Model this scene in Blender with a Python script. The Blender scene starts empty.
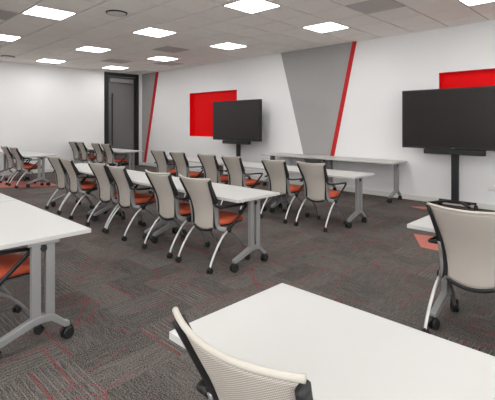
import bpy, bmesh, math, random
from mathutils import Vector, Matrix
random.seed(7)
PI = math.pi
SC = bpy.context.scene
COL = SC.collection

# ------------------------------------------------------------------ materials
def srgb(r, g, b):
    f = lambda c: (c/255/12.92) if c/255 <= .04045 else ((c/255+.055)/1.055)**2.4
    return (f(r), f(g), f(b), 1)

def mat(name, col, rough=.5, metal=0.0, noise=0.0, nscale=40, bump=0.0, spec=.5):
    m = bpy.data.materials.new(name); m.use_nodes = True
    nt = m.node_tree; b = nt.nodes['Principled BSDF']
    b.inputs['Base Color'].default_value = col
    b.inputs['Roughness'].default_value = rough
    b.inputs['Metallic'].default_value = metal
    b.inputs['Specular IOR Level'].default_value = spec
    if noise or bump:
        tc = nt.nodes.new('ShaderNodeTexCoord')
        n = nt.nodes.new('ShaderNodeTexNoise'); n.inputs['Scale'].default_value = nscale
        n.inputs['Detail'].default_value = 4
        nt.links.new(tc.outputs['Object'], n.inputs['Vector'])
        if noise:
            mx = nt.nodes.new('ShaderNodeMix'); mx.data_type = 'RGBA'
            mx.inputs[6].default_value = tuple(c*(1-noise) for c in col[:3])+(1,)
            mx.inputs[7].default_value = tuple(min(1, c*(1+noise)) for c in col[:3])+(1,)
            nt.links.new(n.outputs['Fac'], mx.inputs[0]); nt.links.new(mx.outputs[2], b.inputs['Base Color'])
        if bump:
            bp = nt.nodes.new('ShaderNodeBump'); bp.inputs['Strength'].default_value = bump
            bp.inputs['Distance'].default_value = .002
            nt.links.new(n.outputs['Fac'], bp.inputs['Height']); nt.links.new(bp.outputs['Normal'], b.inputs['Normal'])
    return m

M = {}
M['wall'] = mat('wall paint', srgb(231, 230, 229), .75, noise=.015, nscale=2, bump=.05)
M['ceil'] = mat('acoustic tile', srgb(250, 246, 240), .9, noise=.05, nscale=160, bump=.3)
M['grid'] = mat('ceiling grid gap', srgb(84, 80, 76), .7)
M['greypaint'] = mat('grey paint', srgb(158, 156, 154), .65, noise=.03, nscale=3)
M['red'] = mat('red paint', srgb(232, 2, 10), .6, noise=.02, nscale=4)
M['red'].node_tree.nodes['Principled BSDF'].inputs['Specular IOR Level'].default_value = .15
M['redstripe'] = mat('deep red paint', srgb(188, 4, 14), .6, noise=.02, nscale=4)
M['base'] = mat('baseboard', srgb(214, 211, 207), .55)
M['black'] = mat('black metal', srgb(24, 23, 24), .45, noise=.1)
M['blackplastic'] = mat('black plastic', srgb(22, 21, 22), .55, noise=.1)
M['rubber'] = mat('black rubber', srgb(18, 17, 17), .6, noise=.1)
M['top'] = mat('white laminate', srgb(187, 186, 183), .42, noise=.015, nscale=6, spec=.35)
M['edge'] = mat('white edge band', srgb(190, 187, 182), .5)
M['silver'] = mat('silver painted steel', srgb(146, 146, 145), .42, .35, noise=.03)
M['silverdark'] = mat('satin grey steel', srgb(128, 127, 126), .4, .5, noise=.03)
M['chrome'] = mat('bright steel', srgb(206, 206, 204), .35, .45, noise=.03)
M['seat'] = mat('orange upholstery', srgb(202, 90, 58), .62, noise=.08, nscale=220, bump=.2)
M['rim'] = mat('cream fabric edge', srgb(184, 178, 168), .8, noise=.05, nscale=300, bump=.2)
M['screen'] = mat('dark display glass', srgb(34, 30, 29), .22, spec=.4)
M['vent'] = mat('grey perforated metal', srgb(196, 191, 186), .6, noise=.03)
M['salmon'] = mat('salmon carpet', srgb(176, 104, 92), .95, noise=.12, nscale=200)
M['frame'] = mat('light frame', srgb(225, 222, 218), .5)
M['doorglass'] = mat('dark frosted door glass', srgb(104, 103, 104), .25, noise=.05, nscale=2)
M['logo'] = mat('grey print', srgb(120, 120, 120), .5)

def mk_emit():
    m = bpy.data.materials.new('lit diffuser'); m.use_nodes = True
    nt = m.node_tree; nt.nodes.clear()
    e = nt.nodes.new('ShaderNodeEmission'); o = nt.nodes.new('ShaderNodeOutputMaterial')
    e.inputs['Color'].default_value = (1, 1, 1, 1); e.inputs['Strength'].default_value = 11.5
    nt.links.new(e.outputs[0], o.inputs[0]); return m
M['emit'] = mk_emit()

def mk_mesh():
    m = bpy.data.materials.new('woven mesh'); m.use_nodes = True
    nt = m.node_tree; N = nt.nodes; L = nt.links; b = N['Principled BSDF']
    tc = N.new('ShaderNodeTexCoord')
    outs = []
    for ang in (.55, -.55):
        mp = N.new('ShaderNodeMapping'); mp.inputs['Rotation'].default_value = (0, ang, 0)
        L.new(tc.outputs['Object'], mp.inputs['Vector'])
        w = N.new('ShaderNodeTexWave'); w.bands_direction = 'Z'
        w.inputs['Scale'].default_value = 55; w.inputs['Distortion'].default_value = .4
        L.new(mp.outputs[0], w.inputs['Vector']); outs.append(w)
    mu = N.new('ShaderNodeMath'); mu.operation = 'MULTIPLY'
    L.new(outs[0].outputs['Fac'], mu.inputs[0]); L.new(outs[1].outputs['Fac'], mu.inputs[1])
    mx = N.new('ShaderNodeMix'); mx.data_type = 'RGBA'
    mx.inputs[6].default_value = srgb(158, 150, 141); mx.inputs[7].default_value = srgb(232, 224, 213)
    L.new(mu.outputs[0], mx.inputs[0]); L.new(mx.outputs[2], b.inputs['Base Color'])
    b.inputs['Roughness'].default_value = .8
    bp = N.new('ShaderNodeBump'); bp.inputs['Strength'].default_value = .4; bp.inputs['Distance'].default_value = .002
    L.new(mu.outputs[0], bp.inputs['Height']); L.new(bp.outputs[0], b.inputs['Normal'])
    return m
M['mesh'] = mk_mesh()

def mk_carpet():
    m = bpy.data.materials.new('grey plank carpet'); m.use_nodes = True
    nt = m.node_tree; N = nt.nodes; L = nt.links; b = N['Principled BSDF']
    def math_(op, a, c=None, d=None):
        n = N.new('ShaderNodeMath'); n.operation = op
        for i, v in enumerate((a, c, d)):
            if v is None: continue
            if isinstance(v, (int, float)): n.inputs[i].default_value = v
            else: L.new(v, n.inputs[i])
        return n.outputs[0]
    tc = N.new('ShaderNodeTexCoord'); sp = N.new('ShaderNodeSeparateXYZ'); L.new(tc.outputs['Object'], sp.inputs[0])
    X, Y = sp.outputs[0], sp.outputs[1]
    S = .5                                   # block of four planks
    cx = math_('FLOOR', math_('DIVIDE', math_('ADD', X, .18), S)); cy = math_('FLOOR', math_('DIVIDE', math_('ADD', Y, .4), S))
    par = math_('ABSOLUTE', math_('MODULO', math_('ADD', cx, cy), 2))   # 0/1
    inv = math_('SUBTRACT', 1, par)
    def sel(a, c): return math_('ADD', math_('MULTIPLY', a, par), math_('MULTIPLY', c, inv))
    along = sel(X, Y); across = sel(math_('ADD', Y, .4), math_('ADD', X, .18))
    pl = math_('FLOOR', math_('MULTIPLY', across, 4))
    half = math_('FLOOR', math_('MULTIPLY', along, 2))
    cv = N.new('ShaderNodeCombineXYZ'); L.new(pl, cv.inputs[0])
    L.new(math_('ADD', cx, math_('MULTIPLY', cy, 17)), cv.inputs[1]); L.new(par, cv.inputs[2])
    wn = N.new('ShaderNodeTexWhiteNoise'); L.new(cv.outputs[0], wn.inputs['Vector'])
    # stretched streaks along each plank
    def streak(fa, fl, off):
        c = N.new('ShaderNodeCombineXYZ')
        L.new(math_('MULTIPLY', across, fa), c.inputs[0]); L.new(math_('MULTIPLY', along, fl), c.inputs[1])
        L.new(math_('ADD', math_('MULTIPLY', wn.outputs['Value'], 30), off), c.inputs[2])
        n = N.new('ShaderNodeTexNoise'); n.inputs['Scale'].default_value = 1; n.inputs['Detail'].default_value = 2
        L.new(c.outputs[0], n.inputs['Vector']); return n.outputs['Fac']
    st = streak(190, 9, 0)
    st2 = streak(200, 9, 5)
    fine = N.new('ShaderNodeTexNoise'); fine.inputs['Scale'].default_value = 130; fine.inputs['Detail'].default_value = 3
    L.new(tc.outputs['Object'], fine.inputs['Vector'])
    v = math_('ADD', math_('MULTIPLY', math_('SUBTRACT', st, .5), .9), math_('MULTIPLY', math_('SUBTRACT', st2, .5), .7))
    v = math_('ADD', v, math_('MULTIPLY', math_('SUBTRACT', fine.outputs['Fac'], .5), 3.2))
    v = math_('ADD', v, math_('MULTIPLY', math_('SUBTRACT', wn.outputs['Value'], .5), .2))
    v = math_('ADD', v, .5)
    cr = N.new('ShaderNodeValToRGB'); cr.color_ramp.elements[0].position = 0; cr.color_ramp.elements[1].position = 1
    cr.color_ramp.elements[0].color = srgb(26, 24, 24); cr.color_ramp.elements[1].color = srgb(116, 110, 105)
    L.new(v, cr.inputs[0])
    # pale thin lines inside planks
    fr = math_('FRACT', math_('MULTIPLY', across, 4))
    l1 = math_('GREATER_THAN', math_('FRACT', math_('MULTIPLY', fr, 7.0)), .8)
    on = math_('GREATER_THAN', math_('FRACT', math_('MULTIPLY', wn.outputs['Value'], 7.3)), .6)
    pale = math_('MULTIPLY', math_('MULTIPLY', l1, on), math_('GREATER_THAN', st, .42))
    m1 = N.new('ShaderNodeMix'); m1.data_type = 'RGBA'; m1.inputs[7].default_value = srgb(136, 129, 124)
    L.new(math_('MULTIPLY', pale, .4), m1.inputs[0]); L.new(cr.outputs[0], m1.inputs[6])
    # red lines: along plank edges, and straight slanting ones
    e = math_('LESS_THAN', math_('ABSOLUTE', math_('SUBTRACT', fr, .06)), .022)
    onr = math_('GREATER_THAN', math_('FRACT', math_('MULTIPLY', wn.outputs['Value'], 13.7)), .45)
    r1 = math_('MULTIPLY', e, onr)
    def vor(scale, rx, th, ny):
        mp = N.new('ShaderNodeMapping'); mp.inputs['Rotation'].default_value = (0, 0, rx); mp.inputs['Scale'].default_value = (1, .62, 0)
        L.new(tc.outputs['Object'], mp.inputs['Vector'])
        vo = N.new('ShaderNodeTexVoronoi'); vo.feature = 'DISTANCE_TO_EDGE'; vo.voronoi_dimensions = '2D'
        vo.inputs['Scale'].default_value = scale; L.new(mp.outputs[0], vo.inputs['Vector'])
        nz = N.new('ShaderNodeTexNoise'); nz.inputs['Scale'].default_value = 1.9; nz.noise_dimensions = '2D'
        mp2 = N.new('ShaderNodeMapping'); mp2.inputs['Location'].default_value = (ny, ny, 0); L.new(tc.outputs['Object'], mp2.inputs['Vector'])
        L.new(mp2.outputs[0], nz.inputs['Vector'])
        return math_('MULTIPLY', math_('LESS_THAN', vo.outputs['Distance'], th), math_('GREATER_THAN', nz.outputs['Fac'], .47))
    r2 = math_('MAXIMUM', vor(1.7, .4, .0045, 3), vor(1.2, 1.9, .0035, 11))
    red = math_('MAXIMUM', math_('MULTIPLY', r1, .75), r2)
    red = math_('MULTIPLY', red, math_('ADD', .25, math_('MULTIPLY', fine.outputs['Fac'], .75)))
    m2 = N.new('ShaderNodeMix'); m2.data_type = 'RGBA'; m2.inputs[7].default_value = srgb(150, 30, 44)
    L.new(red, m2.inputs[0]); L.new(m1.outputs[2], m2.inputs[6])
    L.new(m2.outputs[2], b.inputs['Base Color'])
    b.inputs['Roughness'].default_value = .95; b.inputs['Specular IOR Level'].default_value = .15
    bp = N.new('ShaderNodeBump'); bp.inputs['Strength'].default_value = .5; bp.inputs['Distance'].default_value = .004
    L.new(fine.outputs['Fac'], bp.inputs['Height']); L.new(bp.outputs[0], b.inputs['Normal'])
    return m
M['carpet'] = mk_carpet()

# ------------------------------------------------------------------ mesh helpers
def obj(name, bm, material, parent=None, smooth=False, bevel=0, segs=2):
    me = bpy.data.meshes.new(name)
    bmesh.ops.recalc_face_normals(bm, faces=bm.faces)
    bm.to_mesh(me); bm.free()
    mats = material if isinstance(material, (list, tuple)) else [material]
    for m_ in mats: me.materials.append(M[m_] if isinstance(m_, str) else m_)
    if smooth:
        for p in me.polygons: p.use_smooth = True
    o = bpy.data.objects.new(name, me); COL.objects.link(o)
    if parent is not None: o.parent = parent
    if bevel:
        md = o.modifiers.new('bevel', 'BEVEL'); md.width = bevel; md.segments = segs; md.limit_method = 'ANGLE'
        md.angle_limit = math.radians(40)
    return o

def box(bm, x0, x1, y0, y1, z0, z1, mi=0):
    vs = [bm.verts.new((x, y, z)) for z in (z0, z1) for x, y in ((x0, y0), (x1, y0), (x1, y1), (x0, y1))]
    for f in ((0, 3, 2, 1), (4, 5, 6, 7), (0, 1, 5, 4), (1, 2, 6, 5), (2, 3, 7, 6), (3, 0, 4, 7)):
        fc = bm.faces.new([vs[i] for i in f]); fc.material_index = mi
    return vs

def spline(pts, n=6):
    """Catmull-Rom through pts (tuples of any length)"""
    out = []
    P = [pts[0]] + list(pts) + [pts[-1]]
    for i in range(1, len(P)-2):
        for k in range(n):
            t = k/n
            out.append(tuple(.5*((2*b)+(-a+c)*t+(2*a-5*b+4*c-d)*t*t+(-a+3*b-3*c+d)*t**3)
                             for a, b, c, d in zip(P[i-1], P[i], P[i+1], P[i+2])))
    out.append(tuple(pts[-1])); return out

def sweep(bm, pts, rx, ry=None, seg=10, up=(1, 0, 0), square=False):
    """sweep an ellipse / rounded box section along pts; rx across 'up' cross tangent, ry along up. rx, ry may be lists"""
    n = len(pts); rings = []
    pts = [Vector(p) for p in pts]
    for i, p in enumerate(pts):
        t = (pts[min(i+1, n-1)]-pts[max(i-1, 0)]).normalized()
        u = Vector(up); u = (u-t*u.dot(t)).normalized(); w = t.cross(u)
        a = rx[i] if isinstance(rx, (list, tuple)) else rx
        b = (ry[i] if isinstance(ry, (list, tuple)) else ry) if ry is not None else a
        ring = []
        for k in range(seg):
            th = 2*PI*(k+.5)/seg
            cc, ss = math.cos(th), math.sin(th)
            if square:
                q = .35
                cc = math.copysign(abs(cc)**q, cc); ss = math.copysign(abs(ss)**q, ss)
            ring.append(bm.verts.new(p+w*(a*cc)+u*(b*ss)))
        rings.append(ring)
    for i in range(n-1):
        for k in range(seg):
            bm.faces.new((rings[i][k], rings[i][(k+1) % seg], rings[i+1][(k+1) % seg], rings[i+1][k]))
    bm.faces.new(rings[0][::-1]); bm.faces.new(rings[-1])

def cyl(bm, c, r, axis, h, seg=20, r2=None, rnd=0):
    """cylinder centred at c along axis 'x','y','z' with softened edges"""
    prof = [(-h/2, r-rnd), (-h/2+rnd, r), (h/2-rnd, r2 or r), (h/2, (r2 or r)-rnd)] if rnd else [(-h/2, r), (h/2, r2 or r)]
    rings = []
    for (d, rr) in prof:
        ring = []
        for k in range(seg):
            a = 2*PI*k/seg; u, v = rr*math.cos(a), rr*math.sin(a)
            p = {'x': (d, u, v), 'y': (u, d, v), 'z': (u, v, d)}[axis]
            ring.append(bm.verts.new((c[0]+p[0], c[1]+p[1], c[2]+p[2])))
        rings.append(ring)
    for i in range(len(rings)-1):
        for k in range(seg):
            bm.faces.new((rings[i][k], rings[i][(k+1) % seg], rings[i+1][(k+1) % seg], rings[i+1][k]))
    bm.faces.new(rings[0][::-1]); bm.faces.new(rings[-1])

def thing(name, label, cat, loc=(0, 0, 0), rz=0, group=None):
    o = bpy.data.objects.new(name, None); COL.objects.link(o); o.empty_display_size = .1
    o.location = loc; o.rotation_euler = (0, 0, rz); o['label'] = label; o['category'] = cat
    if group: o['group'] = group
    return o

def struct(name, bm, material, label=None, parent=None, **k):
    o = obj(name, bm, material, parent, **k)
    if parent is None:
        o['kind'] = 'structure'
    if label: o['label'] = label
    return o

def dup(root, loc, rz=0, label=None, group=None):
    def rec(src, par):
        c = src.copy(); COL.objects.link(c)
        if par is not None:
            c.parent = par
        for ch in list(src.children): rec(ch, c)
        return c
    r = rec(root, None); r.location = loc; r.rotation_euler = (0, 0, rz)
    if label: r['label'] = label
    if group: r['group'] = group
    return r

# ------------------------------------------------------------------ camera
YAW = math.radians(44.305)
cam = bpy.data.cameras.new('camera'); co = bpy.data.objects.new('camera', cam); COL.objects.link(co)
co.location = (0, 0, 1.5); co.rotation_euler = (PI/2, 0, YAW)
cam.sensor_width = 36; cam.sensor_fit = 'HORIZONTAL'; cam.lens = 413.5/495*36
cam.shift_y = (123.71-200)/495; cam.clip_start = .05
SC.camera = co

# ------------------------------------------------------------------ room shell
H = 3.294; YB = 8.1; XR = 4.2; YF = -3.2
def xa(y): return -13.497+.028*y
XCOR = xa(YB)

bm = bmesh.new()
vs = [bm.verts.new(p) for p in ((xa(YF)-.2, YF-.15, 0), (XR+.15, YF-.15, 0), (XR+.15, YB+.3, 0), (XCOR-.2, YB+.3, 0))]
f = bm.faces.new(vs)
r = bmesh.ops.extrude_face_region(bm, geom=[f]); bmesh.ops.translate(bm, verts=[v for v in r['geom'] if isinstance(v, bmesh.types.BMVert)], vec=(0, 0, -.1))
struct('floor', bm, 'carpet', 'grey plank-pattern carpet with thin red lines')

# wall with the screens, with two recessed niches cut out
NICHES = [(-10.47, -8.32, 1.11, 2.46), (-2.86, -.72, 1.11, 2.46)]
xs = sorted({XCOR-.3, XR+.15} | {n[0] for n in NICHES} | {n[1] for n in NICHES}); zs = [0, 1.11, 2.46, H+.1]
bm = bmesh.new()
for i in range(len(xs)-1):
    for k in range(3):
        if k == 1 and any(abs(xs[i]-n[0]) < 1e-6 for n in NICHES): continue
        box(bm, xs[i], xs[i+1], YB, YB+.2, zs[k], zs[k+1])
bmesh.ops.remove_doubles(bm, verts=bm.verts, dist=1e-5)
struct('wall_back', bm, 'wall', 'long white wall with red niches and grey panels')
tn = 0
def trim(bm, m_, label, **k):
    global tn
    tn += 1
    return struct('trim_%d' % tn, bm, m_, label, **k)
for i, (x0, x1, z0, z1) in enumerate(NICHES):
    bm = bmesh.new(); d = .11; t = .004
    box(bm, x0, x1, YB+d, YB+d+t, z0, z1)
    box(bm, x0, x0+t, YB+.001, YB+d, z0, z1); box(bm, x1-t, x1, YB+.001, YB+d, z0, z1)
    box(bm, x0+t, x1-t, YB+.001, YB+d, z0, z0+t); box(bm, x0+t, x1-t, YB+.001, YB+d, z1-t, z1)
    trim(bm, 'red', ['red recessed wall niche behind the smaller-looking far display', 'red recessed wall niche above the near display'][i])

def slab(pts, y0, y1):
    bm = bmesh.new()
    a = [bm.verts.new((x, y0, z)) for x, z in pts]; b_ = [bm.verts.new((x, y1, z)) for x, z in pts]
    bm.faces.new(a); bm.faces.new(b_[::-1])
    for i in range(len(pts)):
        j = (i+1) % len(pts); bm.faces.new((a[i], b_[i], b_[j], a[j]))
    return bm
trim(slab([(-6.72, H), (-4.66, H), (-5.38, .1), (-5.83, .1)], YB-.006, YB), 'greypaint', 'tall grey tapering wall panel between the two displays')
trim(slab([(-4.685, H), (-4.58, H), (-5.30, .1), (-5.405, .1)], YB-.01, YB), 'redstripe', 'slanted red stripe along the tapering grey wall panel')
trim(slab([(XCOR, H), (-12.32, H), (-13.13, .1), (XCOR, .1)], YB-.006, YB), 'greypaint', 'grey wall panel in the far corner')
trim(slab([(-12.36, H), (-12.20, H), (-13.01, .1), (-13.16, .1)], YB-.01, YB), 'redstripe', 'slanted red stripe by the far corner')

# left wall (slightly turned), with a full-height door opening
ang = math.atan(.028)
def wallA_point(y, off=0): return Vector((xa(y)+off*math.cos(ang), y-off*math.sin(ang), 0))
DY0, DY1 = 6.66, 7.95
def wa_box(bm, y0, y1, o0, o1, z0, z1):
    ps = [wallA_point(y0, o0), wallA_point(y0, o1), wallA_point(y1, o1), wallA_point(y1, o0)]
    vs = [bm.verts.new((p.x, p.y, z)) for z in (z0, z1) for p in ps]
    for f in ((0, 3, 2, 1), (4, 5, 6, 7), (0, 1, 5, 4), (1, 2, 6, 5), (2, 3, 7, 6), (3, 0, 4, 7)):
        bm.faces.new([vs[i] for i in f])
bm = bmesh.new()
wa_box(bm, YF-.15, DY0, -.15, 0, 0, H+.1); wa_box(bm, DY1, YB+.1, -.15, 0, 0, H+.1); wa_box(bm, DY0, DY1, -.15, 0, H-.03, H+.1)
struct('wall_left', bm, 'wall', 'plain white wall with a tall dark door')
door = bpy.data.objects.new('door_1', None); COL.objects.link(door); door['kind'] = 'structure'
door['label'] = 'tall dark glass door in a black frame'
bm = bmesh.new(); fw = .115
wa_box(bm, DY0, DY0+fw, -.1, .03, 0, H-.03); wa_box(bm, DY1-fw, DY1, -.1, .03, 0, H-.03)
wa_box(bm, DY0+fw, DY1-fw, -.1, .03, H-.03-fw*1.1, H-.03)
obj('door_frame', bm, 'black', door, bevel=.004)
bm = bmesh.new(); l0, l1 = DY0+fw+.004, DY1-fw-.004; ztop = H-.03-fw*1.1-.005
wa_box(bm, l0, l0+.05, -.06, -.015, .01, ztop); wa_box(bm, l1-.05, l1, -.06, -.015, .01, ztop)
wa_box(bm, l0+.05, l1-.05, -.06, -.015, .01, .12); wa_box(bm, l0+.05, l1-.05, -.06, -.015, ztop-.05, ztop)
obj('door_leaf_frame', bm, 'blackplastic', door, bevel=.003)
bm = bmesh.new(); wa_box(bm, l0+.05, l1-.05, -.044, -.032, .12, ztop-.05)
obj('glass_pane', bm, 'doorglass', door)
bm = bmesh.new(); wa_box(bm, l0+.13, l0+.165, .035, .07, .75, 2.55)
for z in (.95, 2.35): wa_box(bm, l0+.135, l0+.16, -.032, .04, z, z+.03)
obj('door_handle', bm, 'black', door, bevel=.004)
bm = bmesh.new(); wa_box(bm, l0+.1, l0+.95, -.015, .04, ztop-.2, ztop-.06)
o = obj('door_closer', bm, 'silver', door, bevel=.006)

# far-away sides, behind the camera
WY0, WY1, WZ0, WZ1 = -2.6, 4.6, .8, 2.9  # window opening added out of view, lets sky light onto the chair backs
bm = bmesh.new()
box(bm, XR, XR+.15, YF-.15, WY0, 0, H+.1); box(bm, XR, XR+.15, WY1, YB, 0, H+.1)
box(bm, XR, XR+.15, WY0, WY1, 0, WZ0); box(bm, XR, XR+.15, WY0, WY1, WZ1, H+.1)
struct('wall_right', bm, 'wall')
bm = bmesh.new()
for k in range(5):
    y = WY0+(WY1-WY0)*k/4; box(bm, XR+.04, XR+.1, max(WY0, y-.03), min(WY1, y+.03), WZ0, WZ1)
for z in (WZ0, WZ1-.05): box(bm, XR+.04, XR+.1, WY0, WY1, z, z+.05)
struct('added_window_1', bm, 'frame', 'wide window with pale frames, added for light in the unseen side wall')
WX0, WX1 = -3.5, 3.7  # second added opening, behind the camera, brightens surfaces facing the viewer
bm = bmesh.new()
box(bm, xa(YF)-.2, WX0, YF-.15, YF, 0, H+.1); box(bm, WX1, XR, YF-.15, YF, 0, H+.1)
box(bm, WX0, WX1, YF-.15, YF, 0, WZ0); box(bm, WX0, WX1, YF-.15, YF, WZ1, H+.1)
struct('wall_front', bm, 'wall')
bm = bmesh.new()
for k in range(5):
    x = WX0+(WX1-WX0)*k/4; box(bm, max(WX0, x-.03), min(WX1, x+.03), YF-.1, YF-.04, WZ0, WZ1)
for z in (WZ0, WZ1-.05): box(bm, WX0, WX1, YF-.1, YF-.04, z, z+.05)
struct('added_window_2', bm, 'frame', 'wide window with pale frames, added for light in the wall behind the viewer')
bm = bmesh.new(); box(bm, XCOR+.012, XR, YB-.012, YB, 0, .1); struct('baseboard_back', bm, 'base', bevel=.003)
bm = bmesh.new(); wa_box(bm, YF, DY0, 0, .012, 0, .1); wa_box(bm, DY1, YB-.013, 0, .012, 0, .1); struct('baseboard_left', bm, 'base')
bm = bmesh.new(); box(bm, XR-.012, XR, YF+.012, YB-.012, 0, .1); struct('baseboard_right', bm, 'base')
bm = bmesh.new(); box(bm, xa(YF)+.02, XR, YF, YF+.012, 0, .1); struct('baseboard_front', bm, 'base')

# salmon coloured carpet insets
def floor_poly(pts, label):
    bm = bmesh.new(); a = [bm.verts.new((x, y, .0)) for x, y in pts]; b_ = [bm.verts.new((x, y, .004)) for x, y in pts]
    bm.faces.new(b_); bm.faces.new(a[::-1])
    for i in range(len(pts)):
        j = (i+1) % len(pts); bm.faces.new((a[i], a[j], b_[j], b_[i]))
    trim(bm, 'salmon', label)
floor_poly([(-2.31, 5.60), (-2.0, 5.06), (-1.55, 5.06), (-1.7, 5.75)], 'salmon coloured angular carpet inset beyond the big mesh chair')
floor_poly([(-3.1, 7.42), (-2.85, 7.34), (-2.62, 7.85)], 'small salmon coloured carpet triangle near the display base')
floor_poly([(-11.9, 3.0), (-10.9, 2.9), (-10.35, 3.72), (-10.3, 4.0), (-10.95, 4.0), (-12.1, 3.4)], 'long salmon coloured carpet inset under the far left tables')

# ceiling: tiles on a 0.665 m grid
P = .6645; GX0 = -7.33; GY0 = 2.222
LIGHTS = [(i, j) for j in (-6, -3, 0, 3, 6) for i in (-8, -4, 0, 4, 8, 12)]
VENTS = [(6, 5), (-6, 5), (-1, -1), (-2, 5), (-5, 7)]
skip = set(LIGHTS) | set(VENTS)
bm = bmesh.new()
g = .013
for i in range(-10, 18):
    for j in range(-9, 10):
        if (i, j) in skip: continue
        x0, x1 = GX0+i*P+g, GX0+(i+1)*P-g; y0, y1 = GY0+j*P+g, GY0+(j+1)*P-g
        y0 = max(y0, YF); y1 = min(y1, YB)
        x1 = min(x1, XR); x0 = max(x0, xa((y0+y1)/2)-.1)
        if x1-x0 < .02 or y1-y0 < .02: continue
        box(bm, x0, x1, y0, y1, H, H+.018)
box(bm, xa(YF)-.15, XR+.1, YF-.1, YB+.15, H+.018, H+.06, 1)
struct('ceiling', bm, ['ceil', 'grid'], 'suspended ceiling of square light grey tiles')

def gpos(i, j): return (GX0+(i+.5)*P, GY0+(j+.5)*P)
def ceiling_light():
    t = thing('ceiling_light', 'x', 'light', (0, 0, H))
    bm = bmesh.new(); a, b_ = P/2-.006, .3
    for (x0, x1, y0, y1) in ((-a, a, -a, -b_), (-a, a, b_, a), (-a, -b_, -b_, b_), (b_, a, -b_, b_)): box(bm, x0, x1, y0, y1, -.004, .0179)
    obj('frame', bm, 'frame', t)
    bm = bmesh.new(); box(bm, -b_, b_, -b_, b_, -.002, .012)
    obj('diffuser', bm, 'emit', t)
    return t
LL = {(0, 0): 'large square lit ceiling panel at upper left, nearest of the left side lights',
      (-4, 0): 'lit ceiling panel cut by the left edge of the photo',
      (0, 3): 'lit ceiling panel left of centre, midway between the door and the top edge',
      (-4, 3): 'lit ceiling panel over the left white wall, third from the left edge',
      (-8, 3): 'small lit ceiling panel closest to the plain left wall',
      (4, 3): 'lit ceiling panel touching the top edge near the middle of the photo',
      (-8, 6): 'tiny lit ceiling panel directly above the dark door',
      (-4, 6): 'lit ceiling panel above the slanted red stripe in the far corner',
      (0, 6): 'lit ceiling panel above and behind the far display',
      (4, 6): 'lit ceiling panel in front of the tapering grey wall panel',
      (8, 6): 'lit ceiling panel at the top right corner above the near display'}
proto = None
for (i, j) in LIGHTS:
    x, y = gpos(i, j)
    if x < xa(y)+.3 or x > XR-.3 or y < YF+.3: continue
    lab = LL.get((i, j)); gr = 'square ceiling light panels'
    if lab is None: lab = 'square lit ceiling panel further along the ceiling outside the picture'
    if proto is None:
        proto = ceiling_light(); o = proto; o.location = (x, y, H)
    else: o = dup(proto, (x, y, H))
    o['label'] = lab; o['group'] = gr

VL = {(6, 5): 'grey square perforated ceiling vent near the top, right of centre',
      (-6, 5): 'dark square ceiling vent between the small lights in front of the door',
      (-1, -1): 'dark square ceiling vent at the top left edge beside the large light',
      (-2, 5): 'faint grey square ceiling vent between two lights above the far wall',
      (-5, 7): 'faint grey square ceiling vent nearest the far corner'}
def vent():
    t = thing('air_vent', 'x', 'vent')
    a = P/2-.006; bm = bmesh.new(); b_ = a-.03
    for (x0, x1, y0, y1) in ((-a, a, -a, -b_), (-a, a, b_, a), (-a, -b_, -b_, b_), (b_, a, -b_, b_)): box(bm, x0, x1, y0, y1, -.003, .0179)
    obj('frame', bm, 'vent', t)
    bm = bmesh.new(); n = 18
    for k in range(n):
        y = -b_+(k+.5)*2*b_/n; box(bm, -b_, b_, y-.011, y+.011, -.001, .004)
    box(bm, -b_, b_, -b_, b_, .012, .0179)
    obj('grille', bm, 'vent', t)
    return t
pv = None
for k, lab in VL.items():
    x, y = gpos(*k)
    if pv is None: pv = vent(); o = pv; o.location = (x, y, H)
    else: o = dup(pv, (x, y, H))
    o['label'] = lab; o['group'] = 'square ceiling vents'

def dome(loc, label):
    t = thing('ceiling_speaker', label, 'ceiling speaker', loc, group='round ceiling speakers')
    bm = bmesh.new()
    for r0, r1, z0, z1 in ((.15, .168, -.02, 0),):
        seg = 36; rings = []
        for (r_, z_) in ((r1, z1), (r1, z0+.008), (r1-.008, z0), (r0+.004, z0), (r0, z0+.006), (r0, z1)):
            rings.append([bm.verts.new((r_*math.cos(2*PI*k/seg), r_*math.sin(2*PI*k/seg), z_)) for k in range(seg)])
        for a in range(len(rings)):
            for k in range(seg):
                b_ = (a+1) % len(rings); bm.faces.new((rings[a][k], rings[a][(k+1) % seg], rings[b_][(k+1) % seg], rings[b_][k]))
    obj('rim', bm, 'blackplastic', t, smooth=False)  # black ring stands in for the shaded gap around the disc
    bm = bmesh.new(); cyl(bm, (0, 0, -.012), .148, 'z', .02, 36, rnd=.006)
    obj('grille', bm, 'frame', t)
    return t
dome((-6.17, 3.30, H-.001), 'round ceiling speaker with its shadow gap drawn as a dark ring near the top left of centre')
dome((-12.25, 3.42, H-.001), 'round ceiling speaker at the left edge above the plain wall')

# ------------------------------------------------------------------ casters
def caster_meshes(parent, x, y, r, name='caster', rz=0.0, hood='blackplastic', wheelm='rubber', top=None):
    bm = bmesh.new()
    top = top or r*2.3
    cyl(bm, (0, 0, (top+r)/2), r*.28, 'z', top-r, 10)
    # hood: half shell over the wheels
    pts = [(0, r*1.15*math.cos(a), r+r*1.15*math.sin(a)) for a in [PI*k/8 for k in range(1, 8)]]
    sweep(bm, pts, r*.14, r*.22, 8)
    hub = obj(name, bm, hood, parent, smooth=True)
    hub.location = (x, y, 0); hub.rotation_euler = (0, 0, rz)
    for s in (-1, 1):
        bm = bmesh.new(); cyl(bm, (s*r*.5, 0, r), r, 'x', r*.55, 20, rnd=r*.18)
        obj('wheel', bm, wheelm, hub)
    return hub

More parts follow.
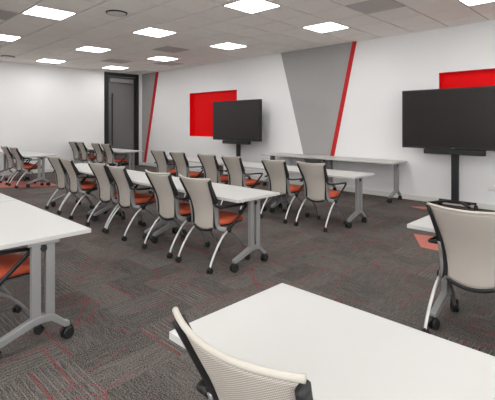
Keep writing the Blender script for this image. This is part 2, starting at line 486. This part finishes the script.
# ------------------------------------------------------------------ mesh chair
def yprof(z):
    K = [(.36, -.160), (.42, -.155), (.50, -.153), (.58, -.158), (.65, -.172), (.72, -.197), (.80, -.235), (.88, -.272), (.957, -.305), (1.0, -.32)]
    for (a, ya), (b_, yb) in zip(K, K[1:]):
        if z <= b_:
            t = (z-a)/(b_-a); return ya+(yb-ya)*t
    return K[-1][1]
def wprof(v):  # half width of mesh, v = 0 bottom .. 1 top
    return .150+.072*max(0, (v-.12)/.88)**1.35
def backpt(u, v, off=0):
    z0 = .385+.03*u*u; z1 = .928+.010*u*u
    z = z0+(z1-z0)*v
    bow = .022+.030*v
    return Vector((u*wprof(v), yprof(z)-bow*(1-u*u)+off, z))

def make_chair():
    t = thing('mesh_chair', 'x', 'chair')
    # backrest mesh panel
    bm = bmesh.new(); NU, NV = 16, 18
    F = [[bm.verts.new(backpt(-1+2*i/NU, j/NV, .004)) for i in range(NU+1)] for j in range(NV+1)]
    B = [[bm.verts.new(backpt(-1+2*i/NU, j/NV, -.004)) for i in range(NU+1)] for j in range(NV+1)]
    for j in range(NV):
        for i in range(NU):
            bm.faces.new((F[j][i], F[j][i+1], F[j+1][i+1], F[j+1][i])); bm.faces.new((B[j][i], B[j+1][i], B[j+1][i+1], B[j][i+1]))
    for j in range(NV):
        bm.faces.new((F[j][0], F[j+1][0], B[j+1][0], B[j][0])); bm.faces.new((F[j][NU], B[j][NU], B[j+1][NU], F[j+1][NU]))
    for i in range(NU):
        bm.faces.new((F[0][i], B[0][i], B[0][i+1], F[0][i+1])); bm.faces.new((F[NV][i], F[NV][i+1], B[NV][i+1], B[NV][i]))
    obj('backrest', bm, 'mesh', t, smooth=True)
    # cream rolled top edge
    bm = bmesh.new(); pts = [backpt(-1.08+2.16*i/20, 1)+Vector((0, -.001, .003)) for i in range(21)]
    sweep(bm, pts, .0095, .010, 10, up=(0, 0, 1))
    obj('top_edge', bm, 'rim', t, smooth=True)
    # black side rails
    for s in (-1, 1):
        bm = bmesh.new(); n = 22
        pts = []; ra = []; rb = []
        for k in range(n+1):
            v = k/n*.965; p = backpt(s, v); z = p.z
            fat = max(0, 1-abs(z-.70)/.16)          # thick in the middle, where the arm joins
            p += Vector((s*(.012+.004*fat), .002+.014*fat, 0)); pts.append(p)
            ra.append(.012+.008*min(1, v*1.6)+.010*fat); rb.append(.0115+.006*fat)
        sweep(bm, pts, ra, rb, 12, square=True)
        obj('side_rail', bm, 'blackplastic', t, smooth=True)
    # black bottom rail
    bm = bmesh.new(); pts = [backpt(-1.04+2.08*i/20, 0)+Vector((0, -.002, -.008)) for i in range(21)]
    sweep(bm, pts, .015, .014, 10, up=(0, 0, 1)); obj('bottom_rail', bm, 'blackplastic', t, smooth=True)
    # silver uprights, arms, legs
    for s in (-1, 1):
        bm = bmesh.new()
        pts = spline([(s*.199, -.172, .67), (s*.190, -.150, .56), (s*.190, -.140, .46), (s*.205, -.12, .41), (s*.232, -.06, .395)], 5)
        sweep(bm, pts, .024, .012, 10, square=True)
        obj('back_upright', bm, 'silver', t, smooth=True, bevel=0)
        bm = bmesh.new()
        pts = spline([(s*.205, -.190, .662), (s*.262, -.17, .648), (s*.280, -.08, .642), (s*.280, .16, .634), (s*.280, .20, .622),
                      (s*.279, .190, .60), (s*.270, .12, .53), (s*.255, .03, .44), (s*.25, -.02, .39)], 5)
        n = len(pts); ra = [.012 if k < n*.5 else .0145 for k in range(n)]
        sweep(bm, pts, ra, [.019 if k < n*.45 else .011 for k in range(n)], 10)
        obj('armrest', bm, 'blackplastic', t, smooth=True)
        bm = bmesh.new()
        cyl(bm, (s*.25, -.025, .385), .026, 'x', .03, 16, rnd=.004); obj('pivot', bm, 'blackplastic', t)
        bm = bmesh.new()
        pts = spline([(s*.236, -.01, .395), (s*.243, -.11, .335), (s*.249, -.205, .225), (s*.252, -.272, .12), (s*.252, -.298, .062)], 6)
        sweep(bm, pts, .0108, .0118, 10); obj('rear_leg', bm, 'chrome', t, smooth=True)
        bm = bmesh.new()
        pts = spline([(s*.214, -.09, .385), (s*.218, .01, .36), (s*.224, .12, .28), (s*.232, .205, .175), (s*.238, .262, .062)], 6)
        sweep(bm, pts, .0115, .0125, 10); obj('front_leg', bm, 'silverdark', t, smooth=True)
        caster_meshes(t, s*.252, -.300, .031, rz=s*.3)
        caster_meshes(t, s*.238, .272, .031, rz=-s*.7)
    # under-seat frame
    bm = bmesh.new()
    sweep(bm, [(-.24, -.06, .40), (.24, -.06, .40)], .013, .013, 10, up=(0, 0, 1))
    sweep(bm, [(-.22, .05, .395), (.22, .05, .395)], .011, .011, 10, up=(0, 0, 1))
    box(bm, -.17, -.14, -.17, .18, .395, .425); box(bm, .14, .17, -.17, .18, .395, .425)
    obj('seat_frame', bm, 'silverdark', t)
    # seat pan and cushion
    def cushion(zs, grow, e=3.2):
        bm = bmesh.new(); seg = 40; rings = []
        for (dz, k) in zs:
            ring = []
            for q in range(seg):
                a = 2*PI*q/seg; c_, s_ = math.cos(a), math.sin(a)
                x = (.222+grow)*math.copysign(abs(c_)**(2/e), c_)*k
                y = .085+(.255+grow)*math.copysign(abs(s_)**(2/e), s_)*k
                x *= 1-.10*max(0, (y-.0)/.25)
                drop = -.028*max(0, (y-.16)/.17)**2+.010*max(0, (-y-.02)/.15)**2
                ring.append(bm.verts.new((x, y, dz+drop)))
            rings.append(ring)
        for a in range(len(rings)-1):
            for q in range(seg): bm.faces.new((rings[a][q], rings[a][(q+1) % seg], rings[a+1][(q+1) % seg], rings[a+1][q]))
        bm.faces.new(rings[0][::-1]); bm.faces.new(rings[-1]); return bm
    obj('seat', cushion([(.438, .93), (.444, .985), (.462, 1), (.480, .985), (.495, .93), (.502, .82), (.503, .6), (.500, .3)], 0), 'seat', t, smooth=True)
    obj('seat_pan', cushion([(.420, .86), (.424, .93), (.437, .96)], 0), 'blackplastic', t, smooth=True)
    return t

# ------------------------------------------------------------------ flip-top table
def make_table(Lx, D=.65, inset=.085, legs=None):
    t = thing('training_table', 'x', 'table')
    bm = bmesh.new(); box(bm, -Lx/2, Lx/2, -D/2, D/2, .711, .74)
    obj('tabletop', bm, 'top', t, bevel=.003)
    bm = bmesh.new(); box(bm, (-Lx/2+inset if legs is None else legs[0])+.03, (Lx/2-inset if legs is None else legs[1])-.03, .09, .13, .668, .708)
    obj('crossbeam', bm, 'silverdark', t, bevel=.004)
    lo_y = 0
    for s in (-1, 1):
        x = s*(Lx/2-inset) if legs is None else legs[0 if s < 0 else 1]
        bm = bmesh.new()
        box(bm, x-.022, x+.022, lo_y-.075, lo_y-.015, .17, .69); box(bm, x-.022, x+.022, lo_y+.015, lo_y+.075, .17, .69)
        leg = obj('leg', bm, 'silver', t, bevel=.006)
        bm = bmesh.new(); box(bm, x-.03, x+.03, lo_y-.10, lo_y+.10, .69, .7105)
        obj('bracket', bm, 'silver', leg, bevel=.003)
        bm = bmesh.new(); cyl(bm, (x, lo_y, .665), .022, 'x', .06, 16, rnd=.004)
        obj('flip_latch', bm, 'blackplastic', leg)
        # foot: shallow inverted V with level tips
        bm = bmesh.new()
        up = [(-.305, .118), (-.28, .128), (-.06, .212), (0, .218), (.06, .212), (.15, .128), (.175, .118)]
        lo = [(.175, .088), (.14, .088), (.05, .160), (0, .165), (-.05, .160), (-.27, .088), (-.305, .088)]
        poly = up+lo
        a = [bm.verts.new((x-.024, y+lo_y, z)) for y, z in poly]; b_ = [bm.verts.new((x+.024, y+lo_y, z)) for y, z in poly]
        n = len(poly)
        for i in range(n):
            j = (i+1) % n; bm.faces.new((a[i], a[j], b_[j], b_[i]))
        for side in (a, b_):
            for i in range(6): bm.faces.new((side[i], side[i+1], side[12-i], side[13-i]))
        obj('foot', bm, 'silver', leg, bevel=.005)
        for ss in (-1, 1): caster_meshes(leg, x, -.066+ss*.228, .041, top=.092, rz=.25*ss)
    return t

# place tables
tables = {}
TL = 1.62
proto_t = make_table(TL)
used_t = [False]
def table(cx, cy, label, group, src=None):
    global proto_t
    if not used_t[0]:
        used_t[0] = True; o = proto_t; o.location = (cx, cy, 0)
    else: o = dup(src or proto_t, (cx, cy, 0))
    o['label'] = label; o['group'] = group
    return o
G1 = 'white training tables in rows'
# left block: right ends at x = -2.92
o_l = make_table(TL, legs=(-TL/2+.085, TL/2-.03)); o_l.location = (-2.905-TL/2, 1.03, 0); o_l['group'] = G1; o_l['label'] = 'white table at lower left, its big silver leg on casters in view'
table(-2.905-TL*1.5-.02, 1.03, 'white training table cut off by the left edge, joined to the large lower left one', G1)
for k, lab in enumerate(['white table of the middle row with its end leg standing at the aisle',
                         'middle table of the centre row, behind the second pair of chairs',
                         'third table of the centre row, farthest from the aisle end']):
    table(-2.935-TL/2-k*(TL+.02), 3.195, lab, G1)
for k, lab in enumerate(['white table in front of the long wall table, right end free',
                         'middle table of the row before the display wall, behind two chairs',
                         'third table of the row before the display wall, nearest the far display']):
    table(-3.03-TL/2-k*(TL+.02), 5.565, lab, G1)
# far left block
table(-10.35-TL/2, 3.63, 'white table by the plain wall, its silver right leg standing over salmon carpet', G1)
short = make_table(1.2)
short.location = (-10.35-TL-.02-.6, 3.63, 0); short['label'] = 'white table cut by the left edge beside the plain wall'; short['group'] = G1
table(-10.2-TL/2, 5.95, 'white table directly in front of the dark door', G1)
o = make_table(1.3, legs=(-.22, .53)); o.location = (-11.84-.66, 5.95, 0)
o['label'] = 'white table against the left wall behind the two leftmost back chairs'; o['group'] = G1
# right block
table(-1.263+TL/2, 1.207, 'large white training table filling the bottom foreground', G1)
table(-1.263+TL*1.5+.02, 1.207, 'white table beyond the foreground one, to the right', G1)
o_r = make_table(TL, legs=(-TL/2+.185, TL/2-.085)); o_r.location = (-1.325+TL/2, 3.41, 0); o_r['group'] = G1; o_r['label'] = 'white table whose corner shows beside the large mesh chair at right'
table(-1.325+TL*1.5+.02, 3.41, 'white table further right in the row of the large mesh chair', G1)
table(-1.37+TL/2, 5.775, 'white table whose tip shows at the right edge below the near display', G1)
# wall tables
wt = make_table(1.66)
wt.scale = (1, 1, 1.035); wt.location = (-3.45-.83, 7.755, .0); wt['label'] = 'long white table against the display wall, its right end with casters free'; wt['group'] = 'tables along the display wall'
dup(wt, (-3.45-.83-1.68, 7.755, 0), 0, 'long white table against the display wall, left half beside the far display', 'tables along the display wall')

# ------------------------------------------------------------------ chairs
proto_c = make_chair(); first = [True]
def chair(cx, cy, rz, label, group):
    if first[0]:
        first[0] = False; o = proto_c; o.location = (cx, cy, 0); o.rotation_euler = (0, 0, rz)
    else: o = dup(proto_c, (cx, cy, 0), rz)
    o['label'] = label; o['group'] = group; return o
# back top corner (left) of a chair at (cx-.25, cy-.385)
def row(lefts, yb, labs, group, rots=None):
    ys = yb if isinstance(yb, list) else [yb]*len(lefts)
    for k, (xl, lab, yb) in enumerate(zip(lefts, labs, ys)):
        rz = (rots or [0]*len(lefts))[k]
        chair(xl, yb, rz, lab, group)
row([-3.415, -4.10, -5.07, -5.65, -6.74, -7.315], [2.985, 2.99, 2.99, 3.0, 3.01, 3.03],
    ['mesh chair at the aisle end of the middle row, its whole side and legs visible',
     'mesh chair second from the aisle end of the middle row',
     'mesh chair third from the aisle end of the middle row',
     'mesh chair fourth from the aisle end of the middle row',
     'mesh chair fifth from the aisle end of the middle row',
     'mesh chair sixth from the aisle end, farthest left of the middle row'],
    'mesh chairs in the middle row', [.03, .02, -.02, .02, -.03, .02])
row([-3.48, -4.19, -5.16, -5.85, -6.76, -7.45], [5.14, 5.15, 5.17, 5.19, 5.2, 5.2],
    ['mesh chair below the slanted red stripe beside the tapering grey panel',
     'mesh chair below the tapering grey wall panel, second from its row end',
     'mesh chair under the right edge of the far display',
     'mesh chair below the left half of the far display',
     'mesh chair below the left edge of the red niche left of centre',
     'mesh chair closest to the slanted stripe in the far corner'],
    'mesh chairs in the row before the display wall', [.02, 0, -.02, .02, 0, .02])
row([-10.8, -11.5], 3.42,
    ['mesh chair nearest the table leg in the group at the left edge', 'mesh chair partly cut by the left edge of the photo beside the plain wall'],
    'mesh chairs at the far left tables')
row([-10.82, -11.44, -12.46, -13.03], 5.74,
    ['mesh chair closest to the dark door, fourth of the back row', 'mesh chair third from the left of the back row by the door',
     'mesh chair second from the left of the back row by the plain wall', 'leftmost mesh chair of the back row by the plain wall'],
    'mesh chairs in the far back row')
chair(-3.37, .80, .0, 'orange seated chair tucked under the lower left table, mostly outside the photo', 'mesh chairs at the front tables')
chair(-.88, 3.24, .0, 'large mesh chair seen from behind at the right edge below the near display', 'mesh chairs at the right tables')
chair(-.78, 1.025, .0, 'nearest mesh chair, only its curved back visible at the bottom edge', 'mesh chairs at the front tables')

# ------------------------------------------------------------------ mobile displays
def display():
    t = thing('mobile_display', 'x', 'display')
    W, Z0, Z1 = 1.82, 1.05, 2.125
    bm = bmesh.new(); box(bm, -W/2, W/2, -.045, .03, Z0, Z1)
    p = obj('display_panel', bm, 'blackplastic', t, bevel=.006)
    bm = bmesh.new(); b_ = .022; box(bm, -W/2+b_, W/2-b_, -.048, -.044, Z0+.035, Z1-b_)
    obj('screen', bm, 'screen', p)
    bm = bmesh.new(); box(bm, -.03, .03, -.0475, -.0445, Z0+.012, Z0+.022)
    obj('maker_mark', bm, 'logo', p)
    bm = bmesh.new(); box(bm, -.5, .5, -.06, .05, .955, 1.045)
    obj('soundbar', bm, 'blackplastic', t, bevel=.008)
    bm = bmesh.new(); box(bm, -.06, .06, .05, .11, .09, 1.7)
    obj('column', bm, 'black', t, bevel=.006)
    bm = bmesh.new(); box(bm, -.35, .35, .031, .05, 1.3, 1.75); obj('mount_plate', bm, 'black', t)
    bm = bmesh.new()
    box(bm, -.26, .26, .045, .115, .085, .135)
    for s in (-1, 1):
        sweep(bm, [(s*.07, .10, .115), (s*.20, -.06, .112), (s*.33, -.26, .10)], .02, .026, 8, square=True)
        sweep(bm, [(s*.20, .08, .112), (s*.30, .20, .10)], .02, .026, 8, square=True)
    obj('base', bm, 'black', t, bevel=.003)
    for s in (-1, 1):
        for x, y in ((.33, -.26), (.30, .20)): caster_meshes(t, s*x, y, .037, top=.10, rz=.4*s)
    return t
d1 = display(); d1.location = (-7.985, 7.75, 0); d1['label'] = 'far wall-side display on a black stand beside the red niche, left of centre'
d2 = dup(d1, (-2.49, 7.75, 0), 0, 'near large black display on a rolling stand at the right edge')
for d in (d1, d2): d['group'] = 'displays on rolling stands'

# ------------------------------------------------------------------ world and colour
w = bpy.data.worlds.new('world'); SC.world = w; w.use_nodes = True
w.node_tree.nodes['Background'].inputs['Color'].default_value = (.82, .83, .84, 1)
w.node_tree.nodes['Background'].inputs['Strength'].default_value = 4.0
SC.view_settings.view_transform = 'Standard'; SC.view_settings.look = 'None'
SC.view_settings.gamma = 1; SC.view_settings.use_curve_mapping = False
SC.view_settings.exposure = 0.48
